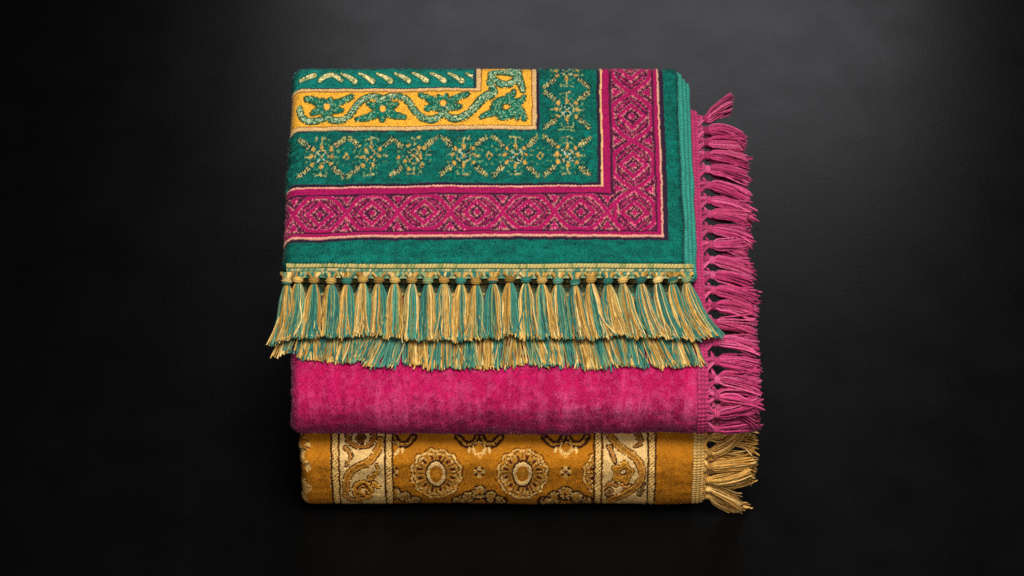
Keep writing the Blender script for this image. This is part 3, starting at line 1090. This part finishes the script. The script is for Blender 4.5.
def green_tassel(px, row, root):
    x0 = dxx(px)
    if row == 0:
        ky, kz = FY - 17.0 + rng.normal(0, 0.8), GZ - 14.5 + rng.normal(0, 0.8)
        hy, hz = FY - 10.5, GZ - 9.5
        tip_y = 49 + rng.normal(0, 2.0)
        h0 = 17.0
        lean = np.interp(px, [286, 298, 314, 340, 500, 540, 600, 650, 675, 690], [-5, -6, -3, 0, 0, 4, 11, 15, 19, 27])
        ns = 60
    else:
        ky, kz = FY - 22 + rng.normal(0, 0.8), GZ - 37.0
        hy, hz = FY - 15.0, GZ - 34.0
        tip_y = np.interp(px, [298, 330, 460, 690], [36, 29, 20, 20]) + rng.normal(0, 2.2)
        h0 = 3.0
        lean = np.interp(px, [286, 330, 400, 450, 500, 560, 690], [-7, -10, -11, -4, 3, 8, 16]) + rng.normal(0, 4.5)
        ns = 42
    lean = lean / SC
    K = 22
    t = np.linspace(0, 1, K)
    # colour blocks across the tassel
    cut = rng.random()
    mode = rng.random()
    u = np.sort(rng.uniform(-1, 1, ns))
    lev = rng.random(ns)
    cols = np.empty((ns, 3))
    for i in range(ns):
        if mode < 0.4:
            g = u[i] > (cut - 0.5) * 1.0
        elif mode < 0.75:
            g = u[i] < (cut - 0.5) * 1.0
        else:
            g = abs(u[i] - 0.1) > 0.4
        if rng.random() < 0.13:
            g = not g
        cols[i] = pick(GOLDY) if g else pick(TEALY)
    end_w = (8.2 if row == 0 else 10.5) + rng.random() * 1.2
    top_w = 4.3 if row == 0 else 7.5
    bulge = np.sin(np.clip(t * 1.4, 0, 1) * math.pi / 2)
    paths = np.empty((ns, K, 3))
    for i in range(ns):
        w = end_w * (0.30 + (0.52 if row == 0 else 0.6) * np.clip(t / 0.22, 0, 1) ** 0.7 + (0.18 if row == 0 else 0.25) * t)
        wob = rng.normal(0, 0.55) * np.sin(t * math.pi * (1 + rng.random() * 1.5)) * 2.0
        fly = rng.normal(0, 1.5 if row == 0 else 3.0) + (rng.normal(0, 5.5) if rng.random() < 0.16 else 0)
        X = x0 + u[i] * w + lean * t ** 1.35 + wob * t + fly * t ** 2
        ty = tip_y + rng.normal(0, 1.9)
        tt = t * (1 if row else 1)
        Y = ky + (ty - ky) * tt
        rest = pink_top(Y) + h0 * (1 - 0.22 * t) + 1.6
        # drops off the side of the stack at the very left
        off = np.clip(-191 - X, 0, 60)
        rest = rest - off * 0.5
        arch = kz - 1.5 - (kz - rest[-1]) * (1 - (1 - t) ** 2.1)
        z = np.maximum(arch, rest) if row == 0 else np.maximum(arch, rest - 0.5)
        hump = 5.0 * (0.35 + 0.65 * np.sin(np.clip(t * 6, 0, 1) * math.pi / 2)) * (1 - 0.45 * t)
        z = z + lev[i] * hump * math.sqrt(max(0.0, 1 - u[i] ** 2)) + rng.normal(0, 0.35) * t
        paths[i, :, 0], paths[i, :, 1], paths[i, :, 2] = X, Y, z
    rad = rng.uniform(0.58, 0.84, ns)
    cc = np.repeat(cols[:, None, :], K, axis=1)
    cc = cc * rng.uniform(0.78, 1.22, (ns, K, 1))
    cc[:, -2:] = cc[:, -2:] * 1.12
    V, q, tr, c = tubes(paths, rad, cc)
    bag = Bag()
    bag.add(V, q, tr, c)
    hv, hc = strand_hairs(paths, cols, ns * 16)
    bag.add(hv, None, np.arange(len(hv)).reshape(-1, 3), hc)
    ta = bag.build('tassel', m_yarn, root)
    # knot and the two legs of yarn that run up to the heading
    kb = Bag()
    tealk = rng.random() < (0.28 if row == 0 else 0.5)
    kc = pick(TEALY) if tealk else pick(GOLDY) * 1.05
    kc2 = pick(TEALY) if rng.random() < 0.15 else None
    ax = np.array([lean * 0.02, -0.75, -0.6])
    kb.add(*[v for v in (lambda r: (r[0], r[1], None, r[2]))(bead_knot((x0, ky + 2.5, kz + 2.4), ax, 5.2, 7.0, kc, kc2))])
    legs, lc = [], []
    for sgn in (-1, 1):
        for k in range(3):
            fx = sgn * (1.8 + k * 2.1)
            tt = np.linspace(0, 1, 7)
            p = np.empty((7, 3))
            p[:, 0] = x0 + fx + (sgn * 1.2 - fx) * tt ** 0.8
            p[:, 1] = hy + 1.5 + (ky + 3 - hy - 1.5) * tt
            p[:, 2] = hz + 1.5 + (kz + 3.5 - hz - 1.5) * tt + 1.0 * np.sin(tt * math.pi)
            legs.append(p)
            lc.append(pick(GOLDY) if rng.random() < 0.72 else pick(TEALY))
    V, q, tr, c = tubes(np.array(legs), np.full(len(legs), 1.75), np.array(lc), sides=7)
    kb.add(V, q, tr, c)
    kb.build('knot', m_yarn, ta)
    return ta


knots = [287, 298, 314, 331, 347, 363, 379, 395, 412, 428, 444, 461, 476, 493, 510, 526, 542, 558, 575, 591, 608, 623, 641, 658, 673, 687]
for px in knots:
    green_tassel(px, 0, green_root)
for px in np.arange(298, 690, 14.0):
    green_tassel(px + rng.normal(0, 1), 1, green_root)


# ------------------------------------------------------------------ side fringes of the two lower rugs
def side_heading(name, P, s0, s1, x0, x1, base, root, pitch=3.2, lift=0.8):
    """knitted edge following the rug's cross-section"""
    s = np.arange(s0, s1, 0.5)
    arc = np.concatenate([[0], np.cumsum(np.linalg.norm(np.diff(P, axis=0), axis=1))])
    YZ = resample(P, arc, s)
    tn = np.gradient(YZ, axis=0)
    nr = np.stack([-tn[:, 1], tn[:, 0]], 1)
    nr /= np.linalg.norm(nr, axis=1, keepdims=True)
    cen = P.mean(0)
    if np.mean(np.sum((YZ - cen) * nr, axis=1)) < 0:
        nr = -nr
    u = np.linspace(x0, x1, 30)
    U, S_ = np.meshgrid(u, s, indexing='ij')
    f = (U - x0) / (x1 - x0)
    vee = S_ + 1.5 * np.abs((f * 3) % 1 - 0.5) * 2
    st = np.abs(np.sin(vee * math.pi / pitch))
    colm = np.abs(np.sin(f * 3 * math.pi))
    h = lift + 1.5 * st * (0.4 + 0.6 * colm) - 2.0 * f ** 3
    G_ = np.empty(U.shape + (3,))
    G_[..., 0] = U + 0.8 * (fbm(S_ / 9, U * 0, 45) - 0.5)
    G_[..., 1] = YZ[None, :, 0] + nr[None, :, 0] * h
    G_[..., 2] = YZ[None, :, 1] + nr[None, :, 1] * h
    c = np.empty(U.shape + (3,))
    c[:] = base
    c *= ((0.4 + 0.7 * st * (0.35 + 0.65 * colm)) * (0.85 + 0.3 * hash2(np.floor(S_ / pitch), np.floor(f * 3), 8)))[..., None]
    # an underside, so that the band has a body
    G2 = G_.copy()
    G2[..., 1] -= nr[None, :, 0] * 4
    G2[..., 2] -= nr[None, :, 1] * 4
    b = Bag()
    b.add(G_.reshape(-1, 3), grid_quads(*U.shape), None, c.reshape(-1, 3))
    b.add(G2.reshape(-1, 3), grid_quads(*U.shape), None, c.reshape(-1, 3) * 0.8)
    return b.build(name, m_yarn, root)


def profile_at_py(P, target, x):
    """the point of the front-and-top cross-section seen at a given height up the fold"""
    _, py = project(x, P[:, 0], P[:, 1])
    i0 = int(np.argmax(py))
    i1 = int(np.argmin(py))
    arc = np.concatenate([[0], np.cumsum(np.linalg.norm(np.diff(P, axis=0), axis=1))])
    return np.interp(-target, -py[i0:i1], arc[i0:i1]), arc


def side_tassel(P, s, xk, xh, length, tilt, root, pal, ns, droop, lift, knot_r=4.6, spread=6.5, depth=1.0, bend_amt=0.3):
    arc = np.concatenate([[0], np.cumsum(np.linalg.norm(np.diff(P, axis=0), axis=1))])
    yz = resample(P, arc, np.array([s - 1, s, s + 1]))
    tn = yz[2] - yz[0]
    tn /= np.linalg.norm(tn)
    nr = np.array([-tn[1], tn[0]])
    cen = P.mean(0)
    if (yz[1] - cen) @ nr < 0:
        nr = -nr
    o = np.array([xk, yz[1][0], yz[1][1]])
    t3 = np.array([0, tn[0], tn[1]])
    n3 = np.array([0, nr[0], nr[1]])
    x3 = np.array([1.0, 0, 0])
    K = 20
    t = np.linspace(0, 1, K)
    paths = np.empty((ns, K, 3))
    cols = np.empty((ns, 3))
    bend = rng.normal(0, bend_amt)
    for i in range(ns):
        rho = math.sqrt(rng.random())
        an = rng.random() * 2 * math.pi
        lu, lv = rho * math.cos(an), rho * math.sin(an)
        w = spread * (0.2 + 0.5 * np.clip(t / 0.16, 0, 1) ** 0.7 + 0.3 * t)
        fly = rng.normal(0, 1.2) + (rng.normal(0, 5.5) if rng.random() < 0.12 else 0)
        wave = rng.normal(0, 1.7) * np.sin(t * math.pi * (1.0 + rng.random() * 1.3)) * t
        L = length * (1 + rng.normal(0, 0.05))
        ang = tilt + bend * t
        X = np.cos(ang) * t * L
        S = np.sin(ang) * t * L + lu * w + fly * t ** 2 + wave
        Hh = lift + lv * w * 0.6 * depth - droop * t ** 1.7 + rng.normal(0, 0.8) * t
        paths[i] = o + X[:, None] * x3 + S[:, None] * t3 + Hh[:, None] * n3
        cols[i] = pick(pal)
    V, q, tr, c = tubes(paths, rng.uniform(0.66, 0.96, ns), np.repeat(cols[:, None, :], K, axis=1) * rng.uniform(0.8, 1.2, (ns, K, 1)))
    b = Bag()
    b.add(V, q, tr, c)
    hv, hc = strand_hairs(paths, cols, ns * 12)
    b.add(hv, None, np.arange(len(hv)).reshape(-1, 3), hc)
    ta = b.build('tassel', m_yarn, root)
    kb = Bag()
    r = bead_knot(o + n3 * lift - x3 * 0.5, x3 * math.cos(tilt * 0.4) + t3 * math.sin(tilt * 0.4), knot_r, 6.4, pick(pal))
    kb.add(r[0], r[1], None, r[2])
    legs, lc = [], []
    for sgn in (-1, 1):
        for k in range(3):
            f0 = sgn * (2.5 + k * 2.6)
            tt = np.linspace(0, 1, 7)
            p = o[None] + ((xh - xk) * (1 - tt) - 1.5 * tt)[:, None] * x3 + (f0 * (1 - tt) + sgn * 0.9 * tt)[:, None] * t3 + (lift * tt + 1.2 * np.sin(tt * math.pi) - 0.5 * (1 - tt))[:, None] * n3
            legs.append(p)
            lc.append(pick(pal))
    V, q, tr, c = tubes(np.array(legs), np.full(len(legs), 1.2), np.array(lc), sides=6)
    kb.add(V, q, tr, c)
    kb.build('knot', m_yarn, ta)
    return ta


PINKY = [lin(180, 60, 104), lin(166, 48, 94), lin(192, 80, 122), lin(150, 38, 82)]
STRAW = [lin(214, 164, 84), lin(202, 150, 70), lin(226, 182, 108), lin(186, 132, 58)]

x_h0, x_h1 = dxx(697) , dxx(708)
s_a, arcP = profile_at_py(PP, 431.5, x_h1)
s_b, _ = profile_at_py(PP, 109.5, x_h1)
side_heading('fringe_heading', PP, s_a - 4, s_b + 6, 200.0, 211.0, lin(178, 50, 100), pink_root, pitch=4.6)
pys = [121, 132, 144, 157, 171, 187, 202, 216, 231, 246.5, 262, 277, 292, 308, 325, 344, 363, 381, 396.5, 413, 427]
for i, py in enumerate(pys):
    s, _ = profile_at_py(PP, py, x_h1)
    tilt = rng.normal(0.05, 0.07)
    if i == 0:
        tilt = 0.95
    if i == 1:
        tilt = 0.3
    if i == len(pys) - 1:
        tilt = -0.1
    L = np.interp(py, [110, 260, 430], [39, 39, 40]) + rng.normal(0, 1.5) + (6 if i == 0 else 0)
    side_tassel(PP, s, 219.0, 210.5, L, tilt, pink_root, PINKY, 44, 12.0, 2.2, knot_r=4.4, spread=13.0 if i == 0 else 9.4, bend_amt=0.05 if i == 0 else 0.14)
# the fringe of the layer below shows between the tassels of the top one
for i in range(len(pys) - 1):
    py = (pys[i] + pys[i + 1]) / 2 + 4
    if py > 424:
        continue
    s, _ = profile_at_py(PP, py, x_h1)
    side_tassel(PP, s, 220.0, 213.5, 38 + rng.normal(0, 2), rng.normal(0, 0.1), pink_root, [c * 0.9 for c in PINKY], 46, 9.0, -5.0, knot_r=3.6, spread=10.5, bend_amt=0.12)

s_a, _ = profile_at_py(GP, 500.5, x_h1)
s_b, _ = profile_at_py(GP, 425, x_h1)
side_heading('fringe_heading', GP, s_a - 4, s_b + 30, 197.5, 209.5, lin(222, 176, 98), gold_root)
for py, tilt in ((426, 0.2), (438, 0.12), (452, 0.2), (466, 0.12), (479, -0.06), (488, -0.5), (494.5, -1.0)):
    s, _ = profile_at_py(GP, py, x_h1)
    side_tassel(GP, s, 214.0, 208.5, (42 if py < 485 else 47 if py < 493 else 54) + rng.normal(0, 1.5), tilt, gold_root, STRAW, 46, 7.0, 0.8, knot_r=3.8, spread=9.0)
for py, tilt in ((431, 0.0), (460, 0.05), (474, 0.0), (486, -0.25)):
    s, _ = profile_at_py(GP, py, x_h1)
    side_tassel(GP, s, 216.0, 208.5, 42 + rng.normal(0, 2), tilt, gold_root, [c * 0.9 for c in STRAW], 44, 8.0, -6.0, spread=10.5)
